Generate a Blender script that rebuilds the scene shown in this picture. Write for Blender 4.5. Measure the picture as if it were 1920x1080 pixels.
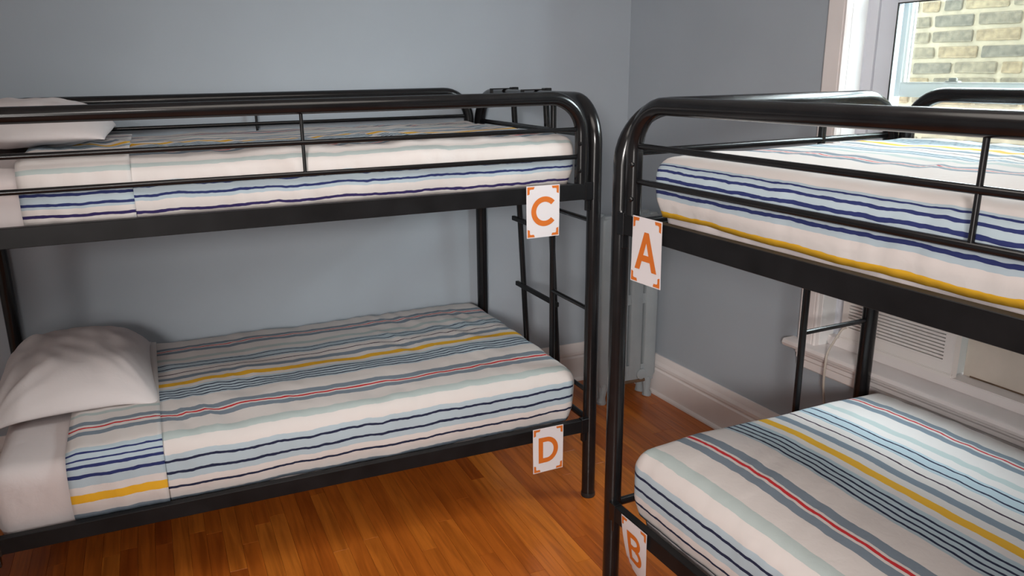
import bpy, math, random
from mathutils import Vector, Matrix, noise
random.seed(7)
for o in list(bpy.data.objects):
    bpy.data.objects.remove(o)
SC = bpy.context.scene
COL = SC.collection

# ------------------------------------------------------------------ camera
CAM = Vector((-1.4194, -2.4134, 1.6072))
YAW, PITCH, ROLL = 0.3973, -0.2736, -0.0161
F_PX, SHX, SHY = 1485.79, -43.25, 9.42
fwd = Vector((math.sin(YAW) * math.cos(PITCH), math.cos(YAW) * math.cos(PITCH), math.sin(PITCH)))
r0 = Vector((math.cos(YAW), -math.sin(YAW), 0))
u0 = r0.cross(fwd)
rt = r0 * math.cos(ROLL) + u0 * math.sin(ROLL)
up = -r0 * math.sin(ROLL) + u0 * math.cos(ROLL)
cd = bpy.data.cameras.new('camera')
cam = bpy.data.objects.new('camera', cd)
COL.objects.link(cam)
m3 = Matrix((rt, up, -fwd)).transposed()
cam.matrix_world = Matrix.Translation(CAM) @ m3.to_4x4()
cd.sensor_width = 36.0
cd.lens = F_PX / 1920 * 36
cd.shift_x = -SHX / 1920
cd.shift_y = SHY / 1920
cd.clip_start = 0.02
SC.camera = cam

# ------------------------------------------------------------------ light
wd = bpy.data.worlds.new('overcast_sky')
SC.world = wd
wd.use_nodes = True
bg = wd.node_tree.nodes['Background']
bg.inputs[0].default_value = (0.86, 0.945, 1.0, 1)
bg.inputs[1].default_value = 35.0

def area(name, loc, target, size, power, color, portal=False, size_y=None):
    ld = bpy.data.lights.new(name, 'AREA')
    ld.energy = power
    ld.color = color
    ld.size = size
    if size_y:
        ld.shape = 'RECTANGLE'
        ld.size_y = size_y
    else:
        ld.shape = 'DISK'
    o = bpy.data.objects.new(name, ld)
    COL.objects.link(o)
    o.location = loc
    d = Vector(target) - Vector(loc)
    o.rotation_euler = d.to_track_quat('-Z', 'Y').to_euler()
    if portal:
        ld.cycles.is_portal = True
    return o
area('photo_lamp', (-1.60, -2.60, 2.22), (0.1, 0.75, 0.35), 0.45, 10.0, (1.0, 0.94, 0.89))
area('low_fill', (-2.1, -2.55, 1.05), (0.7, 0.1, 0.6), 0.5, 7.5, (1.0, 0.94, 0.90))  # unseen low fill, added to brighten the air conditioner and under-bunk wall
area('overhead_fill', (-0.9, -1.3, 2.60), (-0.9, -1.3, 0.0), 1.4, 16.0, (1.0, 0.92, 0.84))  # unseen overhead fill, added for soft ambient light; no fixture here
sl = bpy.data.lights.new('fill_spot', 'SPOT')  # unseen spot far behind the camera, added to even out the light
sl.energy = 600.0
sl.color = (1.0, 0.95, 0.91)
sl.spot_size = math.radians(46)
sl.spot_blend = 1.0
sl.shadow_soft_size = 0.35
so_ = bpy.data.objects.new('fill_spot', sl)
COL.objects.link(so_)
so_.location = (-2.75, -4.4, 2.02)
so_.rotation_euler = (Vector((0.15, 0.7, 0.72)) - so_.location).to_track_quat('-Z', 'Y').to_euler()

SC.view_settings.view_transform = 'Standard'
SC.view_settings.look = 'None'
SC.view_settings.gamma = 1.0
SC.view_settings.exposure = 0.08
SC.view_settings.use_curve_mapping = False

# ------------------------------------------------------------------ frames
L, W = 1.9955, 1.0485
TH = 0.0393
BX, BY = -0.2365, -0.5513
XW, YW = 0.8248, 1.0853
TW = math.tan(0.0376)
HB = 0.2063
n_ = math.hypot(1, TW)
WD = Vector((TW, -1, 0)) / n_
WN = Vector((-1, -TW, 0)) / n_
W0 = Vector((XW, YW, 0))
def WW(s, d, z):
    return W0 + WD * s + WN * d + Vector((0, 0, z))
cT, sT = math.cos(TH), math.sin(TH)
def T2(x, y, z=0.0):
    return Vector((BX + cT * x - sT * y, BY + sT * x + cT * y, z))
M1 = Matrix.Identity(4)
M2 = Matrix.Translation(T2(W, 0)) @ Matrix.Rotation(TH + math.pi / 2, 4, 'Z')

# ------------------------------------------------------------------ mesh helpers
class MB:
    def __init__(s):
        s.v = []; s.f = []; s.uv = []
    def add(s, vs, fs):
        b = len(s.v)
        s.v += [Vector(p) for p in vs]
        s.f += [tuple(b + i for i in f) for f in fs]
    def hexa(s, p):
        s.add(p, [(0, 3, 2, 1), (4, 5, 6, 7), (0, 1, 5, 4), (1, 2, 6, 5), (2, 3, 7, 6), (3, 0, 4, 7)])
    def box(s, a, b, fn=None):
        x0, y0, z0 = a; x1, y1, z1 = b
        p = [(x0, y0, z0), (x1, y0, z0), (x1, y1, z0), (x0, y1, z0), (x0, y0, z1), (x1, y0, z1), (x1, y1, z1), (x0, y1, z1)]
        if fn: p = [fn(*q) for q in p]
        s.hexa(p)
    def tube(s, pts, r, n=14, cap=True):
        pts = [Vector(p) for p in pts]
        rs = r if isinstance(r, (list, tuple)) else [r] * len(pts)
        tans = []
        for i in range(len(pts)):
            a = pts[max(0, i - 1)]; b = pts[min(len(pts) - 1, i + 1)]
            tans.append((b - a).normalized())
        t = tans[0]
        u = Vector((0, 0, 1)).cross(t)
        if u.length < 1e-3: u = Vector((1, 0, 0)).cross(t)
        u.normalize()
        vs = []
        for i, p in enumerate(pts):
            t = tans[i]
            u = (u - t * u.dot(t)).normalized()
            w = t.cross(u)
            for k in range(n):
                a = 2 * math.pi * k / n
                vs.append(p + (u * math.cos(a) + w * math.sin(a)) * rs[i])
        fs = []
        for i in range(len(pts) - 1):
            for k in range(n):
                k2 = (k + 1) % n
                fs.append((i * n + k, i * n + k2, (i + 1) * n + k2, (i + 1) * n + k))
        if cap:
            fs.append(tuple(reversed(range(n))))
            fs.append(tuple((len(pts) - 1) * n + k for k in range(n)))
        s.add(vs, fs)
    def prof(s, pts2, a, b, fn):
        """extrude closed 2-D outline from a to b; fn(t, p, q) -> point"""
        n = len(pts2)
        vs = [fn(a, *p) for p in pts2] + [fn(b, *p) for p in pts2]
        fs = [(i, (i + 1) % n, n + (i + 1) % n, n + i) for i in range(n)]
        fs += [tuple(reversed(range(n))), tuple(range(n, 2 * n))]
        s.add(vs, fs)
    def build(s, name, mat, parent=None, smooth=False, bevel=0.0, seg=2, sharp=35):
        me = bpy.data.meshes.new(name)
        me.from_pydata([tuple(p) for p in s.v], [], s.f)
        import bmesh
        bm = bmesh.new(); bm.from_mesh(me)
        bmesh.ops.recalc_face_normals(bm, faces=bm.faces)
        if bevel > 0:
            bmesh.ops.bevel(bm, geom=[e for e in bm.edges if len(e.link_faces) == 2 and e.calc_face_angle(0) > 0.6],
                            offset=bevel, segments=seg, affect='EDGES', clamp_overlap=True)
        bm.to_mesh(me); bm.free()
        if mat: me.materials.append(mat)
        if smooth:
            me.shade_smooth()
            me.set_sharp_from_angle(angle=math.radians(sharp))
        o = bpy.data.objects.new(name, me)
        COL.objects.link(o)
        if parent: o.parent = parent
        return o

def fillet(pts, rad, seg=10):
    out = [Vector(pts[0])]
    for i in range(1, len(pts) - 1):
        p = Vector(pts[i]); a = Vector(pts[i - 1]) - p; b = Vector(pts[i + 1]) - p
        a.normalize(); b.normalize()
        ang = a.angle(b)
        d = rad / math.tan(ang / 2)
        c = p + (a + b).normalized() * (rad / math.sin(ang / 2))
        p0 = p + a * d; p1 = p + b * d
        v0 = p0 - c; v1 = p1 - c
        tot = v0.angle(v1); ax = v0.cross(v1).normalized()
        for k in range(seg + 1):
            out.append(c + Matrix.Rotation(tot * k / seg, 3, ax) @ v0)
    out.append(Vector(pts[-1]))
    return out

def tag(o, label=None, cat=None, group=None, kind=None):
    if label: o['label'] = label
    if cat: o['category'] = cat
    if group: o['group'] = group
    if kind: o['kind'] = kind
    return o
def thing(name, label, cat, mtx=None, group=None):
    o = bpy.data.objects.new(name, None)
    o.empty_display_size = 0.1
    COL.objects.link(o)
    if mtx is not None: o.matrix_world = mtx
    return tag(o, label, cat, group)
def copy_tree(o, parent=None):
    c = o.copy()
    COL.objects.link(c)
    if parent: c.parent = parent
    for ch in list(o.children):
        copy_tree(ch, c)
    return c

# ------------------------------------------------------------------ materials
def new_mat(name):
    m = bpy.data.materials.new(name)
    m.use_nodes = True
    nt = m.node_tree
    return m, nt, nt.nodes, nt.links, nt.nodes['Principled BSDF']
def setc(b, color, rough, metal=0.0, spec=0.5):
    b.inputs['Base Color'].default_value = (*color, 1)
    b.inputs['Roughness'].default_value = rough
    b.inputs['Metallic'].default_value = metal
    b.inputs['Specular IOR Level'].default_value = spec
def plain(name, color, rough=0.6, metal=0.0, spec=0.5, var=0.0, vscale=8.0, bump=0.0, bscale=60.0, coat=0.0, space='Object'):
    m, nt, N, K, b = new_mat(name)
    setc(b, color, rough, metal, spec)
    b.inputs['Coat Weight'].default_value = coat
    b.inputs['Coat Roughness'].default_value = 0.08
    tc = N.new('ShaderNodeTexCoord')
    if var > 0:
        nz = N.new('ShaderNodeTexNoise'); nz.inputs['Scale'].default_value = vscale; nz.inputs['Detail'].default_value = 4
        K.new(tc.outputs[space], nz.inputs['Vector'])
        rp = N.new('ShaderNodeValToRGB')
        rp.color_ramp.elements[0].position = 0.3; rp.color_ramp.elements[1].position = 0.7
        rp.color_ramp.elements[0].color = (*[c * (1 - var) for c in color], 1)
        rp.color_ramp.elements[1].color = (*[min(1, c * (1 + var)) for c in color], 1)
        K.new(nz.outputs['Fac'], rp.inputs['Fac']); K.new(rp.outputs['Color'], b.inputs['Base Color'])
    if bump > 0:
        nb = N.new('ShaderNodeTexNoise'); nb.inputs['Scale'].default_value = bscale; nb.inputs['Detail'].default_value = 3
        K.new(tc.outputs[space], nb.inputs['Vector'])
        bp = N.new('ShaderNodeBump'); bp.inputs['Strength'].default_value = bump; bp.inputs['Distance'].default_value = 0.002
        K.new(nb.outputs['Fac'], bp.inputs['Height']); K.new(bp.outputs['Normal'], b.inputs['Normal'])
    return m

WALL = plain('grey_blue_paint', (0.345, 0.385, 0.430), 0.55, spec=0.3, var=0.03, vscale=2.5, bump=0.15, bscale=45)
WALL_FAR = plain('white_wall_paint', (0.78, 0.77, 0.75), 0.6, spec=0.3)
CEIL = plain('ceiling_white', (0.84, 0.84, 0.83), 0.8)
TRIM = plain('white_trim_paint', (0.75, 0.70, 0.69), 0.38, var=0.03, vscale=6, bump=0.1, bscale=30)
SASH = plain('pale_vinyl', (0.62, 0.64, 0.70), 0.4)
SASH2 = plain('pale_vinyl_outer', (0.80, 0.85, 0.87), 0.45)
BLACK = plain('black_enamel', (0.0070, 0.0070, 0.0078), 0.20, spec=0.45, var=0.25, vscale=15, bump=0.04, bscale=25)
BLACKR = plain('black_enamel_satin', (0.0080, 0.0080, 0.0088), 0.42, spec=0.18, var=0.3, vscale=12, bump=0.08, bscale=40)
CAPM = plain('black_plastic', (0.012, 0.012, 0.012), 0.5)
STEEL = plain('bolt_steel', (0.10, 0.10, 0.10), 0.35, metal=0.8)
RADM = plain('radiator_grey_paint', (0.29, 0.325, 0.345), 0.45, var=0.06, vscale=10, bump=0.25, bscale=35)
RUST = plain('rusty_iron', (0.12, 0.07, 0.04), 0.7, var=0.4, vscale=25)
ACW = plain('ac_plastic', (0.76, 0.715, 0.69), 0.45)
ACD = plain('ac_dark_gap', (0.035, 0.033, 0.032), 0.7)
ACSIDE = plain('ac_metal_side', (0.62, 0.66, 0.66), 0.5)
PANEL = plain('beige_filler_panel', (0.60, 0.53, 0.46), 0.5, var=0.08, vscale=9)
CORD = plain('beige_cord', (0.55, 0.49, 0.43), 0.5)
PAPER = plain('white_card', (0.64, 0.61, 0.63), 0.5)
ORANGE = plain('orange_print', (0.56, 0.135, 0.014), 0.5)
MORTAR = plain('tan_mortar', (0.262, 0.202, 0.135), 0.9, var=0.15, vscale=20, bump=0.6, bscale=80)
METAL = plain('latch_metal', (0.5, 0.5, 0.48), 0.35, metal=0.6)

def brick_mat():
    m, nt, N, K, b = new_mat('weathered_brick')
    setc(b, (0.4, 0.33, 0.27), 0.9, spec=0.2)
    oi = N.new('ShaderNodeObjectInfo')
    rp = N.new('ShaderNodeValToRGB'); rp.color_ramp.interpolation = 'CONSTANT'
    cols = [(0.108, 0.086, 0.062), (0.126, 0.098, 0.068), (0.093, 0.077, 0.059), (0.152, 0.108, 0.066), (0.118, 0.093, 0.065), (0.165, 0.122, 0.076), (0.100, 0.081, 0.061)]
    el = rp.color_ramp.elements
    for i, c in enumerate(cols):
        e = el[i] if i < 2 else el.new(i / len(cols))
        e.position = i / len(cols); e.color = (*c, 1)
    K.new(oi.outputs['Random'], rp.inputs['Fac'])
    tc = N.new('ShaderNodeTexCoord')
    nz = N.new('ShaderNodeTexNoise'); nz.inputs['Scale'].default_value = 40; nz.inputs['Detail'].default_value = 5
    K.new(tc.outputs['Object'], nz.inputs['Vector'])
    mx = N.new('ShaderNodeMix'); mx.data_type = 'RGBA'; mx.blend_type = 'MULTIPLY'
    r2 = N.new('ShaderNodeValToRGB'); r2.color_ramp.elements[0].color = (0.55, 0.55, 0.55, 1); r2.color_ramp.elements[1].color = (1.35, 1.35, 1.3, 1)
    r2.color_ramp.elements[0].position = 0.3; r2.color_ramp.elements[1].position = 0.7
    K.new(nz.outputs['Fac'], r2.inputs['Fac'])
    mx.inputs[0].default_value = 0.8
    K.new(rp.outputs['Color'], mx.inputs[6]); K.new(r2.outputs['Color'], mx.inputs[7])
    K.new(mx.outputs[2], b.inputs['Base Color'])
    bp = N.new('ShaderNodeBump'); bp.inputs['Strength'].default_value = 0.6; bp.inputs['Distance'].default_value = 0.004
    K.new(nz.outputs['Fac'], bp.inputs['Height']); K.new(bp.outputs['Normal'], b.inputs['Normal'])
    return m
BRICK = brick_mat()

def wood_mat():
    m, nt, N, K, b = new_mat('orange_oak')
    setc(b, (0.4, 0.14, 0.03), 0.27, spec=0.5)
    oi = N.new('ShaderNodeObjectInfo')
    rp = N.new('ShaderNodeValToRGB')
    cols = [(0.0, (0.33, 0.074, 0.009)), (0.12, (0.42, 0.104, 0.012)), (0.4, (0.475, 0.125, 0.0145)), (0.75, (0.51, 0.143, 0.017)), (1.0, (0.56, 0.172, 0.022))]
    el = rp.color_ramp.elements
    for i, (p, c) in enumerate(cols):
        e = el[i] if i < 2 else el.new(p)
        e.position = p; e.color = (*c, 1)
    K.new(oi.outputs['Random'], rp.inputs['Fac'])
    tc = N.new('ShaderNodeTexCoord')
    mp = N.new('ShaderNodeMapping'); mp.inputs['Scale'].default_value = (26, 1.6, 5)
    ad = N.new('ShaderNodeVectorMath'); ad.operation = 'ADD'
    K.new(tc.outputs['Object'], ad.inputs[0])
    cb = N.new('ShaderNodeCombineXYZ')
    mu = N.new('ShaderNodeMath'); mu.operation = 'MULTIPLY'; mu.inputs[1].default_value = 40.0
    K.new(oi.outputs['Random'], mu.inputs[0])
    K.new(mu.outputs[0], cb.inputs[0]); K.new(mu.outputs[0], cb.inputs[1])
    K.new(cb.outputs[0], ad.inputs[1])
    K.new(ad.outputs[0], mp.inputs['Vector'])
    nz = N.new('ShaderNodeTexNoise'); nz.inputs['Scale'].default_value = 1.6; nz.inputs['Detail'].default_value = 6; nz.inputs['Distortion'].default_value = 1.2
    K.new(mp.outputs[0], nz.inputs['Vector'])
    r2 = N.new('ShaderNodeValToRGB')
    r2.color_ramp.elements[0].position = 0.32; r2.color_ramp.elements[0].color = (0.58, 0.50, 0.42, 1)
    r2.color_ramp.elements[1].position = 0.62; r2.color_ramp.elements[1].color = (1.08, 1.08, 1.05, 1)
    K.new(nz.outputs['Fac'], r2.inputs['Fac'])
    mx = N.new('ShaderNodeMix'); mx.data_type = 'RGBA'; mx.blend_type = 'MULTIPLY'; mx.inputs[0].default_value = 0.75
    K.new(rp.outputs['Color'], mx.inputs[6]); K.new(r2.outputs['Color'], mx.inputs[7])
    K.new(mx.outputs[2], b.inputs['Base Color'])
    n3 = N.new('ShaderNodeTexNoise'); n3.inputs['Scale'].default_value = 3
    K.new(tc.outputs['Object'], n3.inputs['Vector'])
    mr = N.new('ShaderNodeMapRange'); mr.inputs[3].default_value = 0.22; mr.inputs[4].default_value = 0.38
    K.new(n3.outputs['Fac'], mr.inputs[0]); K.new(mr.outputs[0], b.inputs['Roughness'])
    return m
OAK = wood_mat()

def glass_mat():
    m, nt, N, K, b = new_mat('window_glass')
    N.remove(b)
    out = N['Material Output']
    tr = N.new('ShaderNodeBsdfTransparent'); tr.inputs[0].default_value = (0.95, 0.98, 0.97, 1)
    gl = N.new('ShaderNodeBsdfGlossy'); gl.inputs['Roughness'].default_value = 0.03
    lw = N.new('ShaderNodeLayerWeight'); lw.inputs[0].default_value = 0.5
    pw5 = N.new('ShaderNodeMath'); pw5.operation = 'POWER'; pw5.inputs[1].default_value = 5.0
    K.new(lw.outputs['Facing'], pw5.inputs[0])
    fr = N.new('ShaderNodeMapRange'); fr.inputs[3].default_value = 0.035; fr.inputs[4].default_value = 1.0
    K.new(pw5.outputs[0], fr.inputs[0])
    ms = N.new('ShaderNodeMixShader')
    K.new(fr.outputs[0], ms.inputs[0]); K.new(tr.outputs[0], ms.inputs[1]); K.new(gl.outputs[0], ms.inputs[2])
    K.new(ms.outputs[0], out.inputs[0])
    return m
GLASS = glass_mat()

def fabric_bump(N, K, b, strength=0.25, scale=260):
    tc = N.new('ShaderNodeTexCoord')
    nb = N.new('ShaderNodeTexNoise'); nb.inputs['Scale'].default_value = scale; nb.inputs['Detail'].default_value = 2
    n2 = N.new('ShaderNodeTexNoise'); n2.inputs['Scale'].default_value = 22; n2.inputs['Detail'].default_value = 4; n2.inputs['Distortion'].default_value = 0.6
    K.new(tc.outputs['Object'], nb.inputs['Vector']); K.new(tc.outputs['Object'], n2.inputs['Vector'])
    b1 = N.new('ShaderNodeBump'); b1.inputs['Strength'].default_value = strength * 0.5; b1.inputs['Distance'].default_value = 0.001
    b2 = N.new('ShaderNodeBump'); b2.inputs['Strength'].default_value = strength; b2.inputs['Distance'].default_value = 0.008
    K.new(nb.outputs['Fac'], b1.inputs['Height']); K.new(n2.outputs['Fac'], b2.inputs['Height'])
    K.new(b1.outputs['Normal'], b2.inputs['Normal']); K.new(b2.outputs['Normal'], b.inputs['Normal'])
def linen(name, color):
    m, nt, N, K, b = new_mat(name)
    setc(b, color, 0.85, spec=0.2)
    fabric_bump(N, K, b, 0.22)
    return m
SHEET = linen('white_sheet', (0.60, 0.545, 0.545))
PILLOWM = linen('white_pillowcase', (0.63, 0.58, 0.58))

WHITE = (0.60, 0.556, 0.54)
NAVY = (0.022, 0.030, 0.115)
DNAVY = (0.016, 0.020, 0.050)
LBLUE = (0.375, 0.452, 0.505)
GREY = (0.178, 0.218, 0.265)
PALE = (0.40, 0.455, 0.45)
RED = (0.50, 0.028, 0.035)
GOLD = (0.68, 0.37, 0.025)
def stripe_mat(name, stripes, wob=0.006):
    """stripes: (w0, w1, colour) painted over white in order; printed pattern across the cloth"""
    m, nt, N, K, b = new_mat(name)
    setc(b, WHITE, 0.85, spec=0.2)
    fabric_bump(N, K, b, 0.2)
    ed = sorted({round(a, 4) for s in stripes for a in s[:2]})
    segs = []
    for a, c in zip(ed[:-1], ed[1:]):
        mid = (a + c) / 2; col = WHITE
        for s in stripes:
            if s[0] <= mid <= s[1]: col = s[2]
        segs.append((a, col))
    segs.append((ed[-1], WHITE))
    segs = [(-0.45, WHITE)] + segs
    lo, hi = -0.45, 1.5
    uv = N.new('ShaderNodeUVMap'); uv.uv_map = 'UVMap'
    sep = N.new('ShaderNodeSeparateXYZ'); K.new(uv.outputs[0], sep.inputs[0])
    mp = N.new('ShaderNodeMapping'); mp.inputs['Scale'].default_value = (7, 2.2, 1)
    K.new(uv.outputs[0], mp.inputs['Vector'])
    nz = N.new('ShaderNodeTexNoise'); nz.inputs['Scale'].default_value = 1.3; nz.inputs['Detail'].default_value = 3; nz.inputs['Roughness'].default_value = 0.55
    K.new(mp.outputs[0], nz.inputs['Vector'])
    mp2 = N.new('ShaderNodeMapping'); mp2.inputs['Scale'].default_value = (40, 90, 1)
    K.new(uv.outputs[0], mp2.inputs['Vector'])
    nz2 = N.new('ShaderNodeTexNoise'); nz2.inputs['Scale'].default_value = 1.0; nz2.inputs['Detail'].default_value = 1
    K.new(mp2.outputs[0], nz2.inputs['Vector'])
    def math_(op, a, c):
        n = N.new('ShaderNodeMath'); n.operation = op
        for i, x in enumerate((a, c)):
            if isinstance(x, (int, float)): n.inputs[i].default_value = x
            else: K.new(x, n.inputs[i])
        return n.outputs[0]
    d = math_('MULTIPLY', math_('SUBTRACT', nz.outputs['Fac'], 0.5), wob * 2.4)
    d2 = math_('MULTIPLY', math_('SUBTRACT', nz2.outputs['Fac'], 0.5), 0.0035)
    w = math_('ADD', math_('ADD', sep.outputs['Y'], d), d2)
    prev = None
    CH = 7
    i = 0
    while i < len(segs):      # short ramps: a ramp holds only 256 steps
        ch = segs[i:i + CH]
        nxt = segs[i + CH][0] if i + CH < len(segs) else ch[-1][0] + 0.03
        c0 = ch[0][0] if i else ch[1][0] - 0.02
        span = nxt - c0
        fac = math_('DIVIDE', math_('SUBTRACT', w, c0), span)
        rp = N.new('ShaderNodeValToRGB'); rp.color_ramp.interpolation = 'CONSTANT'
        el = rp.color_ramp.elements
        for k, (a, c) in enumerate(ch):
            pos = max(0.0, min(1.0, (a - c0) / span))
            if k == 0: el[0].position = 0.0; el[0].color = (*c, 1); continue
            if k == 1: e = el[1]
            else: e = el.new(pos)
            e.position = pos; e.color = (*c, 1)
        if len(ch) == 1: el[1].color = (*ch[0][1], 1)
        K.new(fac, rp.inputs['Fac'])
        if prev is None: prev = rp.outputs['Color']
        else:
            gt = math_('GREATER_THAN', w, ch[0][0])
            mx = N.new('ShaderNodeMix'); mx.data_type = 'RGBA'
            K.new(gt, mx.inputs[0]); K.new(prev, mx.inputs[6]); K.new(rp.outputs['Color'], mx.inputs[7])
            prev = mx.outputs[2]
        i += CH
    K.new(prev, b.inputs['Base Color'])
    return m

def ln(c, h, col): return (c - h, c + h, col)
def P1(o=0.0, lines=DNAVY):
    s = [(0.872, 0.898, GREY), ln(0.859, 0.004, RED), (0.815, 0.844, GREY), (0.723, 0.752, PALE),
         (0.618, 0.688, LBLUE), ln(0.673, 0.0036, lines), ln(0.634, 0.0036, lines),
         ln(0.581, 0.0034, (0.05, 0.03, 0.05)), (0.514, 0.545, GREY), (0.447, 0.481, GOLD),
         (0.312, 0.420, LBLUE), ln(0.398, 0.0040, lines), ln(0.373, 0.0040, lines), ln(0.350, 0.0036, lines), ln(0.327, 0.0040, lines),
         (0.192, 0.224, GREY), ln(0.178, 0.0055, RED), (0.134, 0.164, GREY), (0.022, 0.060, PALE),
         (-0.125, -0.040, LBLUE), ln(-0.062, 0.0042, lines), ln(-0.101, 0.0046, lines), ln(-0.150, 0.0040, DNAVY),
         (-0.215, -0.188, GREY)]
    return [(a + o, c + o, k) for a, c, k in s]
PF = [(-0.215, -0.190, GREY), (-0.150, -0.123, GOLD), (-0.098, 0.046, LBLUE), ln(-0.066, 0.0056, NAVY), ln(-0.035, 0.0052, NAVY),
      ln(-0.008, 0.0044, NAVY), ln(0.024, 0.004, NAVY), (0.126, 0.152, GREY), ln(0.176, 0.005, RED), (0.194, 0.221, GREY), (0.272, 0.293, PALE)]
PA = [(-0.162, -0.143, GOLD), (-0.106, -0.004, LBLUE), ln(-0.090, 0.0042, NAVY), ln(-0.055, 0.0045, NAVY), ln(-0.034, 0.0030, NAVY), ln(-0.015, 0.0027, NAVY)]
_o = 1.175
PA += [(_o - c, _o - a, k) for a, c, k in P1() if a > 0.10]

# ------------------------------------------------------------------ setting
PL_X0, PL_X1, PL_Y0, PL_Y1 = -2.15, 0.93, -0.62, 1.0853
RX0, RY0, H = -3.6, -5.7, 2.72
mb = MB(); mb.box((RX0 - 0.1, RY0 - 0.1, -0.06), (1.3, YW + 0.12, -0.012))
floor = tag(mb.build('floor', OAK), 'glossy orange oak strip floor', kind='structure')
pw = 0.057
def plank_mesh(ln_):
    b = MB(); b.box((0, 0, -0.012), (pw - 0.0006, ln_ - 0.0007, 0.0))
    o = b.build('plank', OAK, None, bevel=0.0004, seg=1)
    me = o.data; bpy.data.objects.remove(o)
    return me
plank_cache = {}
def plank(x, y, ln_, parent):
    k = round(ln_, 2)
    if k not in plank_cache: plank_cache[k] = plank_mesh(k)
    o = bpy.data.objects.new('plank', plank_cache[k]); COL.objects.link(o)
    o.parent = parent; o.location = (x, y, 0)
rest = MB()
x = PL_X0 + 0.012
rowi = 0
while x < PL_X1:
    y = PL_Y0 - random.choice([0.0, 0.12, 0.3, 0.42])
    while y < PL_Y1 - 0.02:
        l_ = random.choice([0.42, 0.55, 0.68, 0.8, 0.95, 1.1, 1.25])
        if y + l_ > PL_Y1: l_ = round(PL_Y1 - y, 2)
        if l_ < 0.06: break
        plank(x, y, l_, floor)
        y = round(y + l_, 2)
    x += pw
    rowi += 1
xx = RX0
while xx < 1.0:
    y = RY0 + random.random() * 0.3
    top = PL_Y0 - 0.45
    while y < top - 0.05:
        l_ = min(random.uniform(0.5, 1.3), top - y)
        rest.box((xx, y, -0.012), (xx + pw - 0.0012, y + l_ - 0.0012, -0.0005))
        y += l_
    xx += pw
ro = rest.build('plank_field', OAK, floor); ro['kind'] = 'stuff'

def wallbox(name, a, b, mat=WALL, fn=None):
    m_ = MB(); m_.box(a, b, fn)
    return tag(m_.build(name, mat), kind='structure')
wallbox('wall_back', (RX0 - 0.1, YW, -0.05), (1.2, YW + 0.12, H))
wallbox('wall_left', (RX0 - 0.1, RY0 - 0.1, -0.05), (RX0, YW, H), WALL_FAR)
wallbox('wall_front', (RX0, RY0 - 0.1, -0.05), (1.3, RY0, H), WALL_FAR)
wallbox('ceiling', (RX0 - 0.1, RY0 - 0.1, H), (1.5, YW + 0.12, H + 0.1), CEIL)
S0, S1, ZS, ZT = 1.325, 2.23, 0.565, 2.40
mb = MB()
for a, b in (((-0.12, -0.24, -0.05), (S0 - 0.02, 0, H)), ((S1 + 0.02, -0.24, -0.05), (6.9, 0, H)),
             ((S0 - 0.02, -0.24, -0.05), (S1 + 0.02, 0, ZS - 0.03)), ((S0 - 0.02, -0.24, ZT + 0.02), (S1 + 0.02, 0, H))):
    mb.box(a, b, WW)
tag(mb.build('wall_right', WALL), kind='structure')

def base_profile(): # (d, z)
    return [(0, 0), (0.021, 0), (0.021, 0.128), (0.016, 0.135), (0.016, 0.140), (0.020, 0.146), (0.020, 0.160), (0.014, 0.176), (0.011, 0.190), (0.007, HB), (0, HB)]
mb = MB(); mb.prof(base_profile(), RX0, XW + 0.02, lambda t, d, z: Vector((t, YW - d, z)))
tag(mb.build('baseboard_back', TRIM), 'white moulded baseboard along the back wall', kind='structure')
mb = MB(); mb.prof(base_profile(), 0.0, 6.75, lambda t, d, z: WW(t, d, z))
tag(mb.build('baseboard_right', TRIM), 'white moulded baseboard along the window wall', kind='structure')
# shoe moulding line
for nm, fn, a, b in (('trim_1', lambda t, d, z: Vector((t, YW - d, z)), RX0, XW + 0.0), ('trim_2', WW, 0.03, 6.75)):
    mb = MB(); mb.prof([(0.021, 0), (0.034, 0), (0.033, 0.008), (0.028, 0.015), (0.021, 0.018)], a, b, fn)
    tag(mb.build(nm, TRIM), 'narrow quarter round moulding at the foot of the baseboard', kind='structure')

# ---- window
win = thing('window_1', 'white double-hung window with its lower sash raised above the air conditioner', None)
win['kind'] = 'structure'
def part(name, mat, boxes, parent, fn=WW, bevel=0.0, smooth=False):
    m_ = MB()
    for a, b in boxes: m_.box(a, b, fn)
    return m_.build(name, mat, parent, bevel=bevel, smooth=smooth)
CZ0 = ZS
def casing_prof(): # (s, d)
    return [(0, 0), (0.090, 0), (0.090, 0.020), (0.086, 0.026), (0.080, 0.026), (0.077, 0.019), (0.072, 0.019), (0.070, 0.022), (0.006, 0.022), (0.0, 0.018)]
mb = MB(); mb.prof(casing_prof(), CZ0, ZT + 0.09, lambda t, s, d: WW(S0 - 0.092 + s, d, t)); mb.build('casing', TRIM, win)
mb = MB(); mb.prof(casing_prof(), CZ0, ZT + 0.09, lambda t, s, d: WW(S1 + 0.092 - s, d, t)); mb.build('casing', TRIM, win)
mb = MB(); mb.prof(casing_prof(), S0 - 0.002, S1 + 0.002, lambda t, s, d: WW(t, d, ZT + 0.09 - s)); mb.build('casing', TRIM, win)
JMB = plain('white_jamb_paint', (0.80, 0.80, 0.80), 0.4, bump=0.08, bscale=25)
part('jamb', JMB, [((S0 - 0.02, -0.24, ZS - 0.03), (S0, 0.0, ZT))], win)
part('jamb', JMB, [((S1, -0.24, ZS - 0.03), (S1 + 0.02, 0.0, ZT))], win)
part('jamb', JMB, [((S0, -0.24, ZT), (S1, 0.0, ZT + 0.02))], win)
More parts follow.
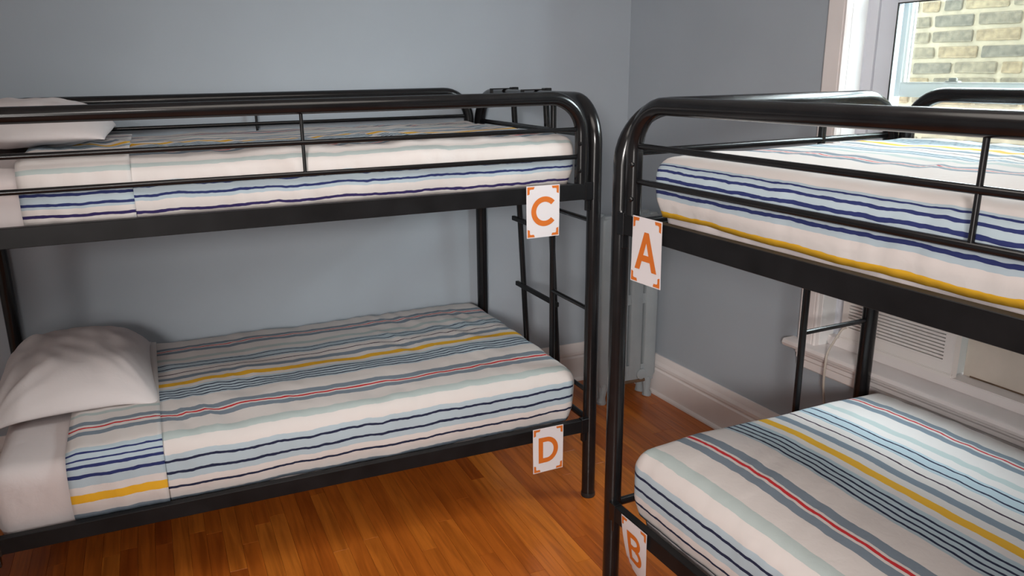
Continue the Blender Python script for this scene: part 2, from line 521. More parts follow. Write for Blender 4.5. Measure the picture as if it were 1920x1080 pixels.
# parting stops with a rounded lip
for sgn, s_ in ((1, S0), (-1, S1)):
    mb = MB(); mb.prof([(0, -0.125), (0.030, -0.125), (0.034, -0.105), (0.030, -0.088), (0.016, -0.080), (0.004, -0.076), (0, -0.070)], ZS, ZT,
                       lambda t, a, d, s_=s_, sgn=sgn: WW(s_ + sgn * a, d, t))
    mb.build('stop', SASH, win, smooth=True)
# stool, apron
mb = MB(); mb.prof([(-0.06, ZS - 0.030), (0.052, ZS - 0.030), (0.058, ZS - 0.026), (0.062, ZS - 0.015), (0.058, ZS - 0.004), (0.052, ZS), (-0.06, ZS)],
                   S0 - 0.128, S1 + 0.128, lambda t, d, z: WW(t, d, z)); mb.build('stool', TRIM, win, smooth=True)
mb = MB(); mb.prof([(0, ZS - 0.105), (0.020, ZS - 0.105), (0.024, ZS - 0.100), (0.024, ZS - 0.072), (0.029, ZS - 0.066), (0.029, ZS - 0.052), (0.036, ZS - 0.044), (0.040, ZS - 0.031), (0, ZS - 0.031)],
                   S0 - 0.080, S1 + 0.080, lambda t, d, z: WW(t, d, z)); mb.build('apron', TRIM, win)
part('sill', TRIM, [((S0, -0.24, ZS - 0.03), (S1, -0.060, ZS)), ((S0, -0.20, ZS), (S1, -0.042, ZS + 0.036))], win, bevel=0.003)
# inner sash (raised)
ISB, IST = 1.02, 1.86
a0, a1 = S0 + 0.034, S1 - 0.034
D0, D1 = -0.122, -0.092
SW = 0.070
isash = part('inner_sash', SASH, [((a0, D0, ISB), (a0 + SW, D1, IST)), ((a1 - SW, D0, ISB), (a1, D1, IST)),
                                   ((a0 + SW, D0, IST - 0.055), (a1 - SW, D1, IST)), ((a0 + SW, D0, ISB), (a1 - SW, D1, ISB + 0.055))], win, bevel=0.002)
part('pane', GLASS, [((a0 + SW - 0.005, -0.109, ISB + 0.05), (a1 - SW + 0.005, -0.105, IST - 0.05))], isash)
part('gasket', CAPM, [((a0 + SW - 0.002, D1 - 0.003, ISB + 0.053), (a0 + SW + 0.002, D1 + 0.001, IST - 0.053)),
                      ((a0 + SW, D1 - 0.003, IST - 0.057), (a1 - SW, D1 + 0.001, IST - 0.053))], isash)
# outer sash
OB, OT = 1.497, 2.38
D2, D3 = -0.165, -0.135
osash = part('outer_sash', SASH2, [((a0 + 0.0, D2, OB), (a0 + 0.080, D3, OT)), ((a1 - 0.080, D2, OB), (a1, D3, OT)),
                                    ((a0 + 0.08, D2, OB), (a1 - 0.08, D3, OB + 0.048)), ((a0 + 0.08, D2, OT - 0.05), (a1 - 0.08, D3, OT))], win, bevel=0.002)
part('pane', GLASS, [((a0 + 0.075, -0.152, OB + 0.04), (a1 - 0.075, -0.148, OT - 0.045))], osash)
part('bead', JMB, [((a0 + 0.080, D3 - 0.012, OB + 0.048), (a0 + 0.088, D3 - 0.004, OT - 0.05)), ((a0 + 0.094, D3 - 0.016, OB + 0.048), (a0 + 0.100, D3 - 0.008, OT - 0.05)),
                   ((a0 + 0.08, D3 - 0.004, OB + 0.047), (a1 - 0.08, D3 + 0.002, OB + 0.050))], osash)
latch = part('latch', METAL, [((1.600, D3 - 0.020, OB + 0.048), (1.650, D3, OB + 0.054)), ((1.612, D3 - 0.014, OB + 0.054), (1.640, D3 - 0.004, OB + 0.064))], osash, bevel=0.002)
# outside screen frame strip behind raised sash
part('track', JMB, [((a0 + 0.0, -0.21, ZS + 0.03), (a0 + 0.022, -0.17, ZT)), ((a1 - 0.022, -0.21, ZS + 0.03), (a1, -0.17, ZT))], win)

# ---- neighbour's brick wall across the gangway
DB = -1.0
mb = MB(); mb.box((-2.2, DB - 0.25, -0.4), (4.2, DB - 0.009, 2.04), WW)
bw = tag(mb.build('wall_outside', MORTAR), 'weathered tan brick wall outside the window', kind='structure')
stuff = MB()
bl, bh, gap = 0.184, 0.047, 0.019
bmeshes = []
for v in range(6):
    b = MB()
    dx = [random.uniform(-0.004, 0.004) for _ in range(8)]
    ll = bl if v < 4 else 0.085
    p = [(0 + dx[0], -0.006, 0 + dx[1] * .6), (ll + dx[2], -0.006, 0 + dx[3] * .6), (ll + dx[2], 0.004, 0 + dx[3] * .6), (0 + dx[0], 0.004, dx[1] * .6),
         (0 + dx[4], -0.006, bh + dx[5] * .6), (ll + dx[6], -0.006, bh + dx[7] * .6), (ll + dx[6], 0.004, bh + dx[7] * .6), (0 + dx[4], 0.004, bh + dx[5] * .6)]
    b.hexa(p)
    o = b.build('brick', BRICK, None, bevel=0.005, seg=1)
    bmeshes.append((o.data, ll)); bpy.data.objects.remove(o)
Rw = Matrix((WD, WN, Vector((0, 0, 1)))).transposed()
rowz = -0.35
row = 0
nb_ = 0
while rowz < 1.98:
    s = -2.15 + (row % 2) * 0.1 + random.uniform(-0.02, 0.02)
    while s < 4.0:
        me, ll = random.choice(bmeshes)
        if 0.35 < s < 1.75 and 1.05 < rowz < 2.2:
            o = bpy.data.objects.new('brick', me); COL.objects.link(o); o.parent = bw
            o.matrix_local = Matrix.Translation(WW(s, DB - 0.004, rowz)) @ Rw.to_4x4()
            nb_ += 1
        else:
            stuff.box((s, DB - 0.010, rowz), (s + ll, DB, rowz + bh), WW)
        s += ll + gap
    rowz += bh + gap
    row += 1
so = stuff.build('brick_field', BRICK, bw); so['kind'] = 'stuff'

mb = MB(); mb.box((-0.6, -0.80, H - 0.02), (5.5, -0.20, H + 0.10), WW)  # unseen slab, added to keep steep skylight off the upper bed
tag(mb.build('sky_blocker', TRIM), 'added slab above the window, outside, blocking steep skylight', kind='structure')
# portal at the window opening
pc = WW((S0 + S1) / 2, -0.26, (ZS + ZT) / 2)
area('window_portal', pc, pc + WN, S1 - S0, 1.0, (1, 1, 1), portal=True, size_y=ZT - ZS)

# ---- air conditioner
ac = thing('window_air_conditioner', 'white window air conditioner with a louvred front, standing in the window above the sill', 'air conditioner', Matrix.Translation(WW(1.62, -0.03, ZS + 0.036)))
inv = ac.matrix_world.inverted()
def WA(s, d, z): return inv @ WW(s, d, z)
A0, A1, AF, AZ0, AZ1 = 1.388, 1.838, -0.035, ZS + 0.036, 0.99
part('housing', ACSIDE, [((A0 + 0.006, -0.55, AZ0 + 0.006), (A1 - 0.006, AF - 0.012, AZ1 - 0.006))], ac, WA, bevel=0.004)
gx0, gx1, gz0, gz1 = A0 + 0.028, A1 - 0.035, AZ0 + 0.048, AZ1 - 0.06
part('front_frame', ACW, [((A0, AF - 0.03, AZ0), (gx0, AF, AZ1)), ((gx1, AF - 0.03, AZ0), (A1, AF, AZ1)), ((gx0, AF - 0.03, AZ0), (gx1, AF, gz0)), ((gx0, AF - 0.03, gz1), (gx1, AF, AZ1))], ac, WA)
part('bottom_lip', ACW, [((A0 - 0.004, AF - 0.01, AZ0 + 0.001), (A1 + 0.004, AF + 0.006, AZ0 + 0.016))], ac, WA, bevel=0.003)
part('grille_backing', ACD, [((gx0, AF - 0.028, gz0), (gx1, AF - 0.022, gz1))], ac, WA)
mb = MB()
mb.prof([(-0.014, 0.0050), (-0.012, 0.0075), (0.0, 0.0080), (0.0, 0.0000)], gx0, gx1, lambda t, d, z: WA(t, AF + d - 0.0005, gz0 + z) )
lv = mb.build('louver', ACW, ac)
nl = int((gz1 - gz0) / 0.0122)
for i in range(1, nl):
    o = lv.copy(); COL.objects.link(o); o.location = (0, 0, 0.0122 * i)
part('side_panel', PANEL, [((A1 - 0.003, -0.118, AZ0 + 0.001), (S1 - 0.002, -0.105, 1.015))], ac, WA)
part('side_panel', PANEL, [((S0 + 0.002, -0.118, AZ0 + 0.001), (A0 + 0.003, -0.105, 1.015))], ac, WA)
part('panel_foot', RUST, [((A1 + 0.02, -0.105, AZ0 + 0.001), (S1 - 0.004, -0.103, AZ0 + 0.0055))], ac, WA)
def smooth_path(pts, n=8):
    pts = [Vector(p) for p in pts]; out = []
    for i in range(len(pts) - 1):
        p0 = pts[max(0, i - 1)]; p1 = pts[i]; p2 = pts[i + 1]; p3 = pts[min(len(pts) - 1, i + 2)]
        for k in range(n):
            t = k / n
            out.append(0.5 * ((2 * p1) + (-p0 + p2) * t + (2 * p0 - 5 * p1 + 4 * p2 - p3) * t * t + (-p0 + 3 * p1 - 3 * p2 + p3) * t ** 3))
    out.append(pts[-1]); return out
mb = MB()
mb.tube(smooth_path([WA(1.412, -0.034, 0.655), WA(1.413, -0.010, 0.650), WA(1.418, 0.028, 0.615), WA(1.425, 0.066, 0.575), WA(1.428, 0.074, 0.52), WA(1.418, 0.060, 0.44),
                     WA(1.416, 0.038, 0.33), WA(1.43, 0.032, 0.20), WA(1.46, 0.033, 0.05), WA(1.49, 0.05, 0.006), WA(1.60, 0.06, 0.006)]), 0.0042, 8)
mb.build('power_cord', CORD, ac, smooth=True)

# ---- radiator
rad = thing('radiator', 'grey painted cast iron column radiator in the corner behind the bunks', 'radiator', Matrix.Translation((0.635, 0.775, 0)))
def section_mb(end):
    m_ = MB()
    for k in range(4):
        cx = -0.126 + 0.084 * k
        pts = []
        for z, sc in ((0.10, 0.75), (0.13, 1), (0.50, 1), (0.88, 1), (0.925, 0.85), (0.945, 0.5)):
            pts.append((z, sc))
        n = 16
        vs = []; fs = []
        for z, sc in pts:
            for j in range(n):
                a = 2 * math.pi * j / n
                ca, sa = math.cos(a), math.sin(a)
                vs.append((cx + 0.0358 * sc * math.copysign(abs(ca) ** 0.38, ca), 0.029 * sc * math.copysign(abs(sa) ** 0.38, sa), z))
        for i in range(len(pts) - 1):
            for j in range(n):
                fs.append((i * n + j, i * n + (j + 1) % n, (i + 1) * n + (j + 1) % n, (i + 1) * n + j))
        fs.append(tuple(reversed(range(n)))); fs.append(tuple((len(pts) - 1) * n + j for j in range(n)))
        m_.add(vs, fs)
    for z0, z1, h in ((0.095, 0.185, 0.022), (0.500, 0.550, 0.020), (0.845, 0.935, 0.022)):
        m_.box((-0.150, -h, z0), (0.150, h, z1))
    return m_
ys = [-0.034 + 0.066 * i for i in range(2)]
base_sec = None
for i, yy in enumerate(ys):
    if base_sec is None:
        base_sec = section_mb(False).build('section', RADM, rad, smooth=True, bevel=0.0)
        o = base_sec
    else:
        o = base_sec.copy(); COL.objects.link(o)
    o.location = (0, yy, 0)
for sx in (-1, 1):
    for yy in ys:
        mb = MB(); mb.tube([(sx * 0.132, yy, 0.0), (sx * 0.134, yy, 0.012), (sx * 0.130, yy, 0.03), (sx * 0.126, yy, 0.11)], [0.024, 0.024, 0.017, 0.028], 10)
        mb.build('foot', RADM, rad, smooth=True)
mb = MB(); mb.tube([(0.075, ys[0] - 0.015, 0.135), (0.075, ys[0] - 0.034, 0.135), (0.075, ys[0] - 0.036, 0.135)], [0.027, 0.027, 0.020], 16)
mb.build('plug', RADM, rad, smooth=True)
mb = MB(); mb.tube([(-0.10, ys[0] - 0.02, 0.10), (0.10, ys[0] - 0.02, 0.098)], 0.010, 8)
mb.build('bottom_rim', RUST, rad, smooth=True)

# ------------------------------------------------------------------ bunk bed
TR, GR = 0.0254, 0.0225
ZG, ZB1, ZB2, ZU, ZL = 1.5147, 1.410, 1.3174, 1.226, 0.3345
ZE = 1.505
bunk = thing('bunk_bed', 'black tubular steel bunk bed along the back wall, carrying beds C and D', 'bunk bed')
def T(name, pts, r, parent, mat=BLACK, n=14):
    m_ = MB(); m_.tube(pts, r, n)
    return m_.build(name, mat, parent, smooth=True, sharp=50)
def upframe(xe):
    return fillet([(xe, 0, 0.012), (xe, 0, ZE), (xe, W, ZE), (xe, W, 0.012)], 0.15, 12)
for xe in (0, -L):
    fr = T('end_frame', upframe(xe), TR, bunk, n=20)
    for yy in (0, W):
        m_ = MB(); m_.tube([(xe, yy, 0.0), (xe, yy, 0.003), (xe, yy, 0.018)], [TR + 0.0005, TR + 0.002, TR + 0.0015], 18)
        m_.build('foot_cap', CAPM, fr, smooth=True)
    T('crossbar', [(xe, 0.02, 1.386), (xe, W - 0.02, 1.386)], 0.0100, bunk)
    T('crossbar', [(xe, 0.02, 0.318), (xe, W - 0.02, 0.318)], 0.0125, bunk)
    T('crossbar', [(xe, 0.02, 1.190), (xe, W - 0.02, 1.190)], 0.0125, bunk)
T('ladder_upright', [(0, 0.312, 0.318), (0, 0.312, ZE - 0.01)], 0.0115, bunk)
for z in (1.087, 0.755, 0.432):
    T('rung', [(0, 0.025, z), (0, 0.305, z)], 0.0085, bunk)
for yy, sg in ((0, -1), (W, 1)):
    g = T('guard_rail', fillet([(-0.054, yy, ZU - 0.004), (-0.054, yy, ZG), (-L + 0.054, yy, ZG), (-L + 0.054, yy, ZU - 0.004)], 0.12, 10), GR, bunk, n=18)
    for z in (ZB1, ZB2):
        T('guard_bar', [(-0.055, yy, z), (-L + 0.055, yy, z)], 0.0080, g, n=10)
    T('guard_upright', [(-L / 2, yy, ZB2 - 0.004), (-L / 2, yy, ZG - 0.015)], 0.0055, g, n=8)
    for xx, iw in ((-0.054, -0.013), (-L + 0.054, 0.013)):
        for z in (1.362, 1.270):
            m_ = MB(); m_.tube([(xx + iw, yy + sg * 0.015, z), (xx + iw * 1.25, yy + sg * 0.0215, z), (xx + iw * 1.3, yy + sg * 0.0235, z)], [0.0070, 0.0070, 0.004], 10)
            m_.build('bolt', BLACK, g, smooth=True)
    for zt, hgt in ((ZU, 0.055), (ZL, 0.050)):
        m_ = MB()
        y0, y1 = sorted((yy + sg * 0.022, yy - sg * 0.004))
        m_.box((-L + 0.026, y0, zt - hgt), (-0.026, y1, zt))
        yi0, yi1 = sorted((yy - sg * 0.004, yy - sg * 0.030))
        m_.box((-L + 0.026, yi0, zt - hgt), (-0.026, yi1, zt - hgt + 0.004))
        rl = m_.build('side_rail', BLACKR, bunk, bevel=0.0015, seg=1)
        for xe, dr in ((-0.026, 1), (-L + 0.026, -1)):
            m_ = MB()
            m_.box((min(xe, xe - dr * 0.012), y0 + 0.003, zt - hgt - 0.042), (max(xe, xe - dr * 0.012), y1 - 0.003, zt - hgt + 0.002))
            m_.box((min(xe + dr * 0.010, xe - dr * 0.020), y0 - 0.002 if sg < 0 else y0 + 0.002, zt - hgt - 0.004), (max(xe + dr * 0.010, xe - dr * 0.020), y1 - 0.002 if sg < 0 else y1 + 0.002, zt + 0.004))
            m_.build('bracket', BLACK, rl, bevel=0.0015, seg=1)
slat = None
for zt in (ZU - 0.051, ZL - 0.046):
    for i in range(9):
        if slat is None:
            m_ = MB(); m_.box((-0.015, 0.004, 0.0), (0.015, W - 0.004, 0.005)); slat = m_.build('mattress_support', BLACKR, bunk); o = slat
        else:
            o = slat.copy(); COL.objects.link(o)
        o.location = (-0.15 - i * 0.21, 0, zt)

b2 = copy_tree(bunk)
b2.matrix_world = M2
tag(b2, 'black tubular steel bunk bed in front of the window, carrying beds A and B', 'bunk bed')
for o in (bunk, b2): o['group'] = 'black steel bunk beds'

# ---- hook-on ladder
lad = thing('hook_on_ladder', 'narrow black ladder hooked over the end arch of the bunk by the radiator', 'ladder', Matrix.Translation((0.115, 0.60, 0)))
li = Vector((-0.115, -0.60, 0))
def lx(z): return 0.042 + (1.43 - z) * 0.054
for yy in (0.755, 0.450):
    T('ladder_rail', [Vector((lx(z), yy, z)) + li for z in (0.0, 0.5, 1.0, 1.505)], 0.0125, lad)
    m_ = MB(); m_.box((-0.062, yy - 0.013, ZE + TR), (0.050, yy + 0.013, ZE + TR + 0.0045)); m_.box((-0.066, yy - 0.013, ZE - 0.012), (-0.061, yy + 0.013, ZE + TR + 0.0045))
    m_.v = [p + li for p in m_.v]
    hk = m_.build('hook', BLACK, lad, bevel=0.001, seg=1)
    m_ = MB(); m_.box((0.026, yy - 0.016, ZE - 0.02), (0.056, yy + 0.016, ZE + TR + 0.008)); m_.v = [p + li for p in m_.v]
    m_.build('hook_bracket', BLACK, hk, bevel=0.002, seg=1)
for z in (1.275, 0.966, 0.660, 0.354, 0.06):
    m_ = MB(); m_.box((lx(z) - 0.020, 0.402, z - 0.010), (lx(z) - 0.004, 0.803, z + 0.010)); m_.v = [p + li for p in m_.v]
    m_.build('rung', BLACKR, lad, bevel=0.002, seg=1)

# ------------------------------------------------------------------ bedding
def shell(name, mat, x0, x1, yf, yr, zt, zb, r, dome=0.02, wr=0.004, flip=False, foot=True, head=False, step=0.02, seed=0.0, thick=0.0, parent=None, mtx=None, belly=0.006, fold=0.0, hem=0.0, domex=None, bottom=False, tuck=0.0, crease=0.0):
    """cloth or mattress: a rounded box skin with wrinkles, UV = (along, across)"""
    me = bpy.data.meshes.new(name)
    verts = []; faces = []; uvs = []; index = {}
    def place(x, y, z):
        k = (round(x, 5), round(y, 5), round(z, 5))
        if k in index: return index[k]
        q = Vector((min(x, x1 - r) if foot else x, min(max(y, yf + r), yr - r), min(z, zt - r)))
        if head: q.x = max(q.x, x0 + r)
        p = Vector((x, y, z))
        d = p - q
        nrm = d.normalized()
        P = q + nrm * r
        u = (x - (x0 + x1) / 2) / ((x1 - x0) / 2 + 1e-6); v = (y - (yf + yr) / 2) / ((yr - yf) / 2)
        topw = max(0.0, nrm.z)
        dm = dome * (1 - v ** 4) * (1 - max(0.0, (x - x1 + 0.35) / 0.35) ** 3 * 0.7 if foot else 1)
        if domex: dm += domex(x, y)
        P.z += dm * topw
        # belly on the hanging sides
        if zt > zb:
            h = (zt - z) / (zt - zb)
            sidew = 1 - topw
            P += Vector((nrm.x, nrm.y, 0)) * sidew * belly * math.sin(math.pi * min(1, max(0, h)))
            P -= Vector((nrm.x, nrm.y, 0)) * sidew * 0.010 * max(0, h - 0.75) * 4
            P.x -= max(0, nrm.x) * tuck * h ** 1.5
        s = Vector((x * 5.0 + seed, y * 7.0, z * 7.0))
        w_ = noise.noise(s) * 0.8 + noise.noise(Vector((x * 9 + y * 5 + seed, y * 6 - x * 2, z * 9))) * 0.45
        rip = noise.noise(Vector((x * 13 + y * 3.5 + seed, y * 3.2, 2.2)))
        w_ += topw * 1.3 * (1 - abs(rip) * 2) * max(0.15, noise.noise(Vector((x * 1.7 + seed, y * 2.2, 9.1))) + 0.45)
        if topw < 0.7:
            w_ += (1 - topw) * (0.55 * noise.noise(Vector((x * 26 + z * 6 + seed, y * 26, z * 3))) + 0.3 * noise.noise(Vector((x * 50 + z * 16 + seed, y * 50, z * 5))))
        P += nrm * w_ * wr
        if crease and topw < 0.8:
            cn = noise.noise(Vector((x * 17 + z * 11 + seed, y * 3, z * 2.0)))
            P += nrm * (1 - topw) * crease * (1 - 2 * abs(cn)) * min(1.0, (zt - z) / 0.06)
        if hem and topw < 0.3 and z < zb + 0.06:
            P.z += hem * (1 - (z - zb) / 0.06) * (noise.noise(Vector((x * 3.1 + seed, y * 3, 1.7))) + 0.35 * noise.noise(Vector((x * 11 + seed, y * 9, 5.7))))
        if fold:
            e = min(1.0, (x - x0) / 0.03)
            P += nrm * fold * (e - 1) * 0.7
        verts.append(P); index[k] = len(verts) - 1
        return index[k]
    def rng(a, b):
        n = max(1, int(round((b - a) / step)))
        return [a + (b - a) * i / n for i in range(n + 1)]
    X, Y, Z = rng(x0, x1), rng(yf, yr), rng(zb, zt)
    Wd = yr - yf
    def W_(w): return Wd - w if flip else w
    def quad(pa, ua):
        faces.append([place(*p) for p in pa]); uvs.append(ua)
    for i in range(len(X) - 1):
        for j in range(len(Y) - 1):
            c = [(X[i], Y[j]), (X[i + 1], Y[j]), (X[i + 1], Y[j + 1]), (X[i], Y[j + 1])]
            quad([(a, b, zt) for a, b in c], [(a, W_(b - yf)) for a, b in c])
        for k in range(len(Z) - 1):
            c = [(X[i], Z[k]), (X[i + 1], Z[k]), (X[i + 1], Z[k + 1]), (X[i], Z[k + 1])]
            quad([(a, yf, b) for a, b in c], [(a, W_(b - zt)) for a, b in c])
            quad([(a, yr, b) for a, b in reversed(c)], [(a, W_(Wd + zt - b)) for a, b in reversed(c)])
    ends = ([(x1, 1)] if foot else []) + ([(x0, -1)] if head else [])
    for xe, sg in ends:
        for j in range(len(Y) - 1):
            for k in range(len(Z) - 1):
                c = [(Y[j], Z[k]), (Y[j + 1], Z[k]), (Y[j + 1], Z[k + 1]), (Y[j], Z[k + 1])]
                if sg < 0: c = c[::-1]
                quad([(xe, a, b) for a, b in c], [(xe + sg * (zt - b), W_(a - yf)) for a, b in c])
    if bottom:
        c = [(x0, yf), (x0, yr), (x1, yr), (x1, yf)]
    me.from_pydata([tuple(v) for v in verts], [], faces)
    ul = me.uv_layers.new(name='UVMap')
    i = 0
    for f in uvs:
        for t in f:
            ul.data[i].uv = t; i += 1
    me.materials.append(mat)
    me.shade_smooth()
    o = bpy.data.objects.new(name, me)
    COL.objects.link(o)
    if parent: o.parent = parent
    if mtx is not None: o.matrix_world = mtx
    if thick:
        sm = o.modifiers.new('thickness', 'SOLIDIFY'); sm.thickness = thick; sm.offset = -1
    return o
def mattress(label, mtx, zt, zb, yf, yr, x1, dome, seed):
    o = shell('mattress', SHEET, -L + 0.035, x1, yf + 0.008, yr - 0.008, zt, zb, 0.045, dome, 0.0050, head=True, step=0.018, seed=seed, mtx=mtx, belly=0.002, tuck=0.04, crease=0.0045 if zt < 1 else 0.002)
    tag(o, label, 'mattress')
    return o
YF, YR = 0.018, W - 0.018
# bunk along the back wall
mattress('mattress in white fitted sheet under the striped coverlet of bed C', M1, 1.368, ZU - 0.045, YF + 0.013, YR - 0.013, -0.062, 0.006, 1.0)
mattress('mattress in white fitted sheet under the striped coverlet of bed D', M1, 0.512, ZL - 0.040, YF, YR, -0.062, 0.010, 2.0)
mattress('mattress under the striped coverlet of bed A, its sheet edge showing above the rail', M2, 1.368, ZU - 0.045, YF + 0.010, YR - 0.010, -0.115, 0.006, 3.0)
mattress('mattress under the striped coverlet of bed B', M2, 0.512, ZL - 0.040, YF, YR, -0.085, 0.010, 4.0)
XH = -1.745
_up = [(a - 0.035, b - 0.035, c) for a, b, c in P1() if a > 0.1]
PC = _up + [(-0.014, 0.010, PALE), (-0.114, -0.062, LBLUE), ln(-0.073, 0.0034, NAVY), ln(-0.100, 0.0036, NAVY), ln(-0.146, 0.0042, (0.03, 0.02, 0.09))]
PCF = _up + [(-0.032, -0.008, PALE), (-0.130, -0.080, LBLUE), ln(-0.092, 0.0040, NAVY), ln(-0.119, 0.0040, NAVY), ln(-0.150, 0.0042, (0.03, 0.02, 0.09))]
def cover(label, pat, mtx, zt, zb, x1, dome, seed, flip=False, flap=None, flapx=-1.49, wr=0.0045, x0=XH, domex=None, hem=0.004, r=0.05, tuck=0.012, wob=0.009, yin=0.0):
    m_ = stripe_mat('striped_cloth', pat, wob)
    o = shell('coverlet', m_, x0, x1, YF - 0.010 + yin, YR + 0.010 - yin, zt, zb, r, dome, wr, flip=flip, belly=0.006 - yin * 0.2, step=0.0145, seed=seed, mtx=mtx, thick=0.004, domex=domex, hem=hem, tuck=tuck)
    tag(o, label, 'coverlet')
    if flap:
        fm = stripe_mat('striped_cloth_reverse', flap, 0.004)
        f = shell('folded_back_top', fm, x0 - 0.012, flapx, YF - 0.018 + yin, YR + 0.018 - yin, zt + 0.009, zb, r + 0.008, dome, wr * 1.0, flip=flip, foot=False, step=0.0145, seed=seed + 0.3,
                  thick=0.005, fold=0.010, parent=o, belly=0.006 - yin * 0.35, domex=domex, hem=0.004)
        f['label'] = 'turned-down top edge of the coverlet, broad navy stripes'
    return o
cover('striped coverlet on bed C, upper bunk at the back wall, top turned down', PC, M1, 1.383, ZU - 0.006, -0.052, 0.006, 11.0,
      flap=PCF, flapx=-1.475, wr=0.0085, yin=0.013)
cover('striped coverlet on lower bed D by the back wall, yellow stripe on its turned-down top', P1(), M1, 0.528, ZL - 0.006, -0.050, 0.012, 12.0, flap=PF, wr=0.0068)
cover('striped coverlet on bed A, upper bunk by the window, yellow hem over navy stripes', PA, M2, 1.386, ZU + 0.002, -0.100, 0.006, 13.0, flip=True, wr=0.005, yin=0.010, hem=0.010, r=0.045, tuck=0.035, wob=0.006)
cover('striped coverlet on bed B, lower bunk by the window, broad grey and red stripes', P1(), M2, 0.528, ZL + 0.000, -0.070, 0.020, 14.0, flip=True, wob=0.005, wr=0.0035,
      domex=lambda x, y: 0.022 * math.exp(-((y - 0.80) / 0.25) ** 2) * math.exp(-((x + 0.32) / 0.3) ** 2))

def pillow(label, c, hx, hy, th, seed, rz=0.0, lean=0.0, sg=1.0):
    me = bpy.data.meshes.new('pillow')
    n, m_ = 46, 60
    vs = []; fs = []
    idx = {}
    def pt(i, j, side):
        u = -1 + 2 * i / n; v = -1 + 2 * j / m_
        edge = (i in (0, n) or j in (0, m_))
        k = (i, j, 0 if edge else side)
        if k in idx: return idx[k]
        pin = 0.10 if sg > 0.5 else -0.03
        x = u * hx * (1 - pin * (1 - v * v) * abs(u) ** 3 * 0.55)
        y = v * hy * (1 - pin * (1 - u * u) * abs(v) ** 3 * 0.55)
        t = max(0.0, (1 - abs(u) ** 2.6)) ** 0.62 * max(0.0, (1 - abs(v) ** 3.0)) ** 0.62
        s = Vector((u * 2 + seed, v * 2.4, side))
        crease = 0
        for cu in (-1, 1):
            for cv in (-1, 1):
                d = math.hypot(u - cu, v - cv)
                a = math.atan2(v - cv, u - cu)
                crease += 0.055 * math.exp(-(d / 0.75) ** 2) * noise.noise(Vector((a * 5.5 + seed, cu + 3.1, cv + d * 0.5)))
        w_ = noise.noise(s) * 0.10 + noise.noise(Vector((u * 5 + seed, v * 4 + u * 2, 4))) * 0.07
        z = th * 0.5 * t * (1 + w_ + crease * 6.0)
        z += lean * 0
        if side > 0: zz = th * 0.36 + z * 1.28
        else: zz = th * 0.36 - z * 0.72 * (1 if abs(1) else 1)
        if side < 0: zz = max(zz, 0.0)
        sag = sg * th * 0.30 * (abs(u) ** 4 + abs(v) ** 4) * 0.75
        zz -= sag * (1 if side > 0 else 0.9)
        zz = max(zz, 0.002)
        vs.append(Vector((x, y, zz + lean * (u + 1) * 0))); idx[k] = len(vs) - 1
        return idx[k]
    for side in (1, -1):
        for i in range(n):
            for j in range(m_):
                f = [pt(i, j, side), pt(i + 1, j, side), pt(i + 1, j + 1, side), pt(i, j + 1, side)]
                fs.append(f if side > 0 else f[::-1])
    me.from_pydata([tuple(v) for v in vs], [], fs)
    me.materials.append(PILLOWM); me.shade_smooth()
    o = bpy.data.objects.new('pillow', me); COL.objects.link(o)
    o.location = c; o.rotation_euler = (0, 0, rz)
    ss = o.modifiers.new('smooth', 'SUBSURF'); ss.levels = 1; ss.render_levels = 1
    return tag(o, label, 'pillow')
pillow('plump white pillow at the head of lower bed D', (-1.755, 0.645, 0.542), 0.262, 0.365, 0.160, 3.0, 0.03)
pillow('white pillow behind the guard rail at the head of upper bed C', (-1.770, 0.66, 1.392), 0.240, 0.37, 0.150, 8.0, -0.02, sg=0.35)

# ------------------------------------------------------------------ letter cards
PWd, PHt = 0.125, 0.177
def arc_strip(cx, cy, rx, ry, st, a0, a1, n=28):
    quads = []
    for i in range(n):
        p = []
        for a in (a0 + (a1 - a0) * i / n, a0 + (a1 - a0) * (i + 1) / n):
            a = math.radians(a)
            p.append(((cx + rx * math.cos(a), cy + ry * math.sin(a)), (cx + (rx - st) * math.cos(a), cy + (ry - st) * math.sin(a))))
        quads.append([p[0][0], p[1][0], p[1][1], p[0][1]])
    return quads
def bar(p, q, n=8):
    """quad strip between two edges p=(a,b), q=(c,d)"""
    out = []
    for i in range(n):
        t0, t1 = i / n, (i + 1) / n
        f = lambda e, g, t: (e[0] + (g[0] - e[0]) * t, e[1] + (g[1] - e[1]) * t)
        out.append([f(p[0], q[0], t0), f(p[1], q[1], t0), f(p[1], q[1], t1), f(p[0], q[0], t1)])
    return out
def hb(x0, x1, y0, y1, n=6): return bar(((x0, y0), (x0, y1)), ((x1, y0), (x1, y1)), n)
def vb(x0, x1, y0, y1, n=8): return bar(((x0, y0), (x1, y0)), ((x0, y1), (x1, y1)), n)
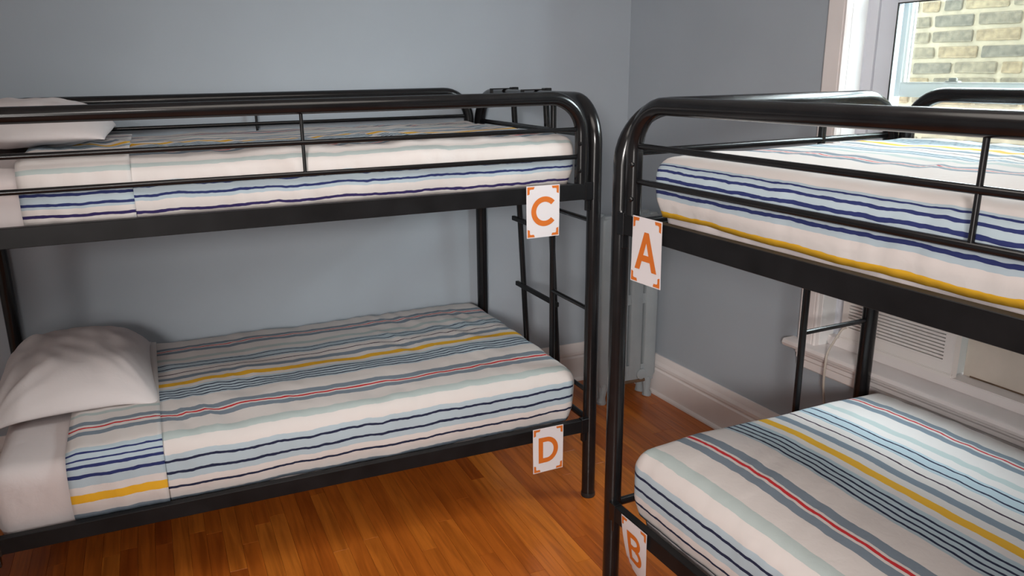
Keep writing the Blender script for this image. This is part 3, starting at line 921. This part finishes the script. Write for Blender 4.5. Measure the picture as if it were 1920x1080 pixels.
def glyph(ch):
    st = 0.0185; h = 0.051
    if ch == 'C': return arc_strip(0.006, 0, 0.051, 0.051, st, 42, 318, 36)
    if ch == 'D': return vb(-0.040, -0.040 + st, -h, h) + hb(-0.022, -0.004, h - st, h) + hb(-0.022, -0.004, -h, -h + st) + arc_strip(-0.006, 0, 0.047, h, st, -90, 90, 26)
    if ch == 'B':
        return (vb(-0.036, -0.036 + st, -h, h) + hb(-0.018, 0.004, h - 0.0165, h) + hb(-0.018, 0.006, -h, -h + 0.0165) + hb(-0.018, 0.006, -0.0055, 0.0105) +
                arc_strip(0.003, 0.0245, 0.029, 0.0265, 0.0165, -90, 90, 18) + arc_strip(0.005, -0.0215, 0.033, 0.0295, 0.0165, -90, 90, 18))
    if ch == 'A':
        return (bar(((-0.046, -h), (-0.025, -h)), ((-0.0095, h), (0.0095, h))) + bar(((0.025, -h), (0.046, -h)), ((-0.0095, h), (0.0095, h))) + hb(-0.027, 0.027, -0.027, -0.010))
def card(ch, label, origin, rot, bend):
    """origin: middle of the top edge; the card faces local -Y"""
    t = thing('letter_card', label, 'sign', Matrix.Translation(origin) @ Matrix.Rotation(rot, 4, 'Z'), 'orange letter cards on the bunk rails')
    def P(u, v, lift): # u from centre, v from centre of card
        y = bend(u / PWd, 0.5 - v / PHt)
        return Vector((u, y - lift, v - PHt / 2))
    m_ = MB(); nu, nv = 8, 12
    for side, lift in ((0, 0.0004), (1, -0.0004)):
        vs = [P(-PWd / 2 + PWd * i / nu, -PHt / 2 + PHt * j / nv, lift) for j in range(nv + 1) for i in range(nu + 1)]
        fs = [(j * (nu + 1) + i, j * (nu + 1) + i + 1, (j + 1) * (nu + 1) + i + 1, (j + 1) * (nu + 1) + i) for j in range(nv) for i in range(nu)]
        m_.add(vs, fs if side == 0 else [f[::-1] for f in fs])
    sh = m_.build('card_sheet', PAPER, t, smooth=True)
    def printed(name, quads):
        m_ = MB()
        for q in quads: m_.add([P(a, b, 0.0010) for a, b in q], [tuple(range(len(q)))])
        return m_.build(name, ORANGE, t)
    printed('letter', glyph(ch))['label'] = 'bold orange letter ' + ch
    for sx in (-1, 1):
        for sy in (-1, 1):
            e, a, s_ = 0.003, 0.027, 0.0085
            X0, Y0 = PWd / 2 - e, PHt / 2 - e
            q = [[(sx * X0, sy * Y0), (sx * (X0 - a), sy * Y0), (sx * (X0 - a + 0.003), sy * (Y0 - s_)), (sx * (X0 - s_ - 0.003), sy * (Y0 - s_))],
                 [(sx * X0, sy * Y0), (sx * (X0 - s_ - 0.003), sy * (Y0 - s_)), (sx * (X0 - s_), sy * (Y0 - s_ - 0.003)), (sx * X0, sy * (Y0 - a))],
                 [(sx * (X0 - s_), sy * (Y0 - s_ - 0.003)), (sx * (X0 - s_), sy * (Y0 - a + 0.003)), (sx * X0, sy * (Y0 - a))]]
            printed('corner_mark', q)
    return t
flat = lambda u, v: -0.002 + 0.003 * v * v * math.sin(u * 2)
yc = -0.0265
card('C', 'white card with orange letter C on the upper rail by the back wall', Vector((-0.2145, yc, 1.2325)), 0.0, flat)
card('D', 'white card with orange letter D on the lower rail by the back wall', Vector((-0.1905, yc, 0.3400)), 0.0, flat)
card('A', 'white card with orange letter A on the upper rail of the window bunk', T2(yc, -0.160, 1.2335), TH - math.pi / 2, flat)
card('B', 'white card with orange letter B on the lower rail of the window bunk', T2(yc, -0.152, 0.3375), TH - math.pi / 2,
     lambda u, v: -0.002 + 0.030 * v ** 1.6 * max(0, 0.6 - u))
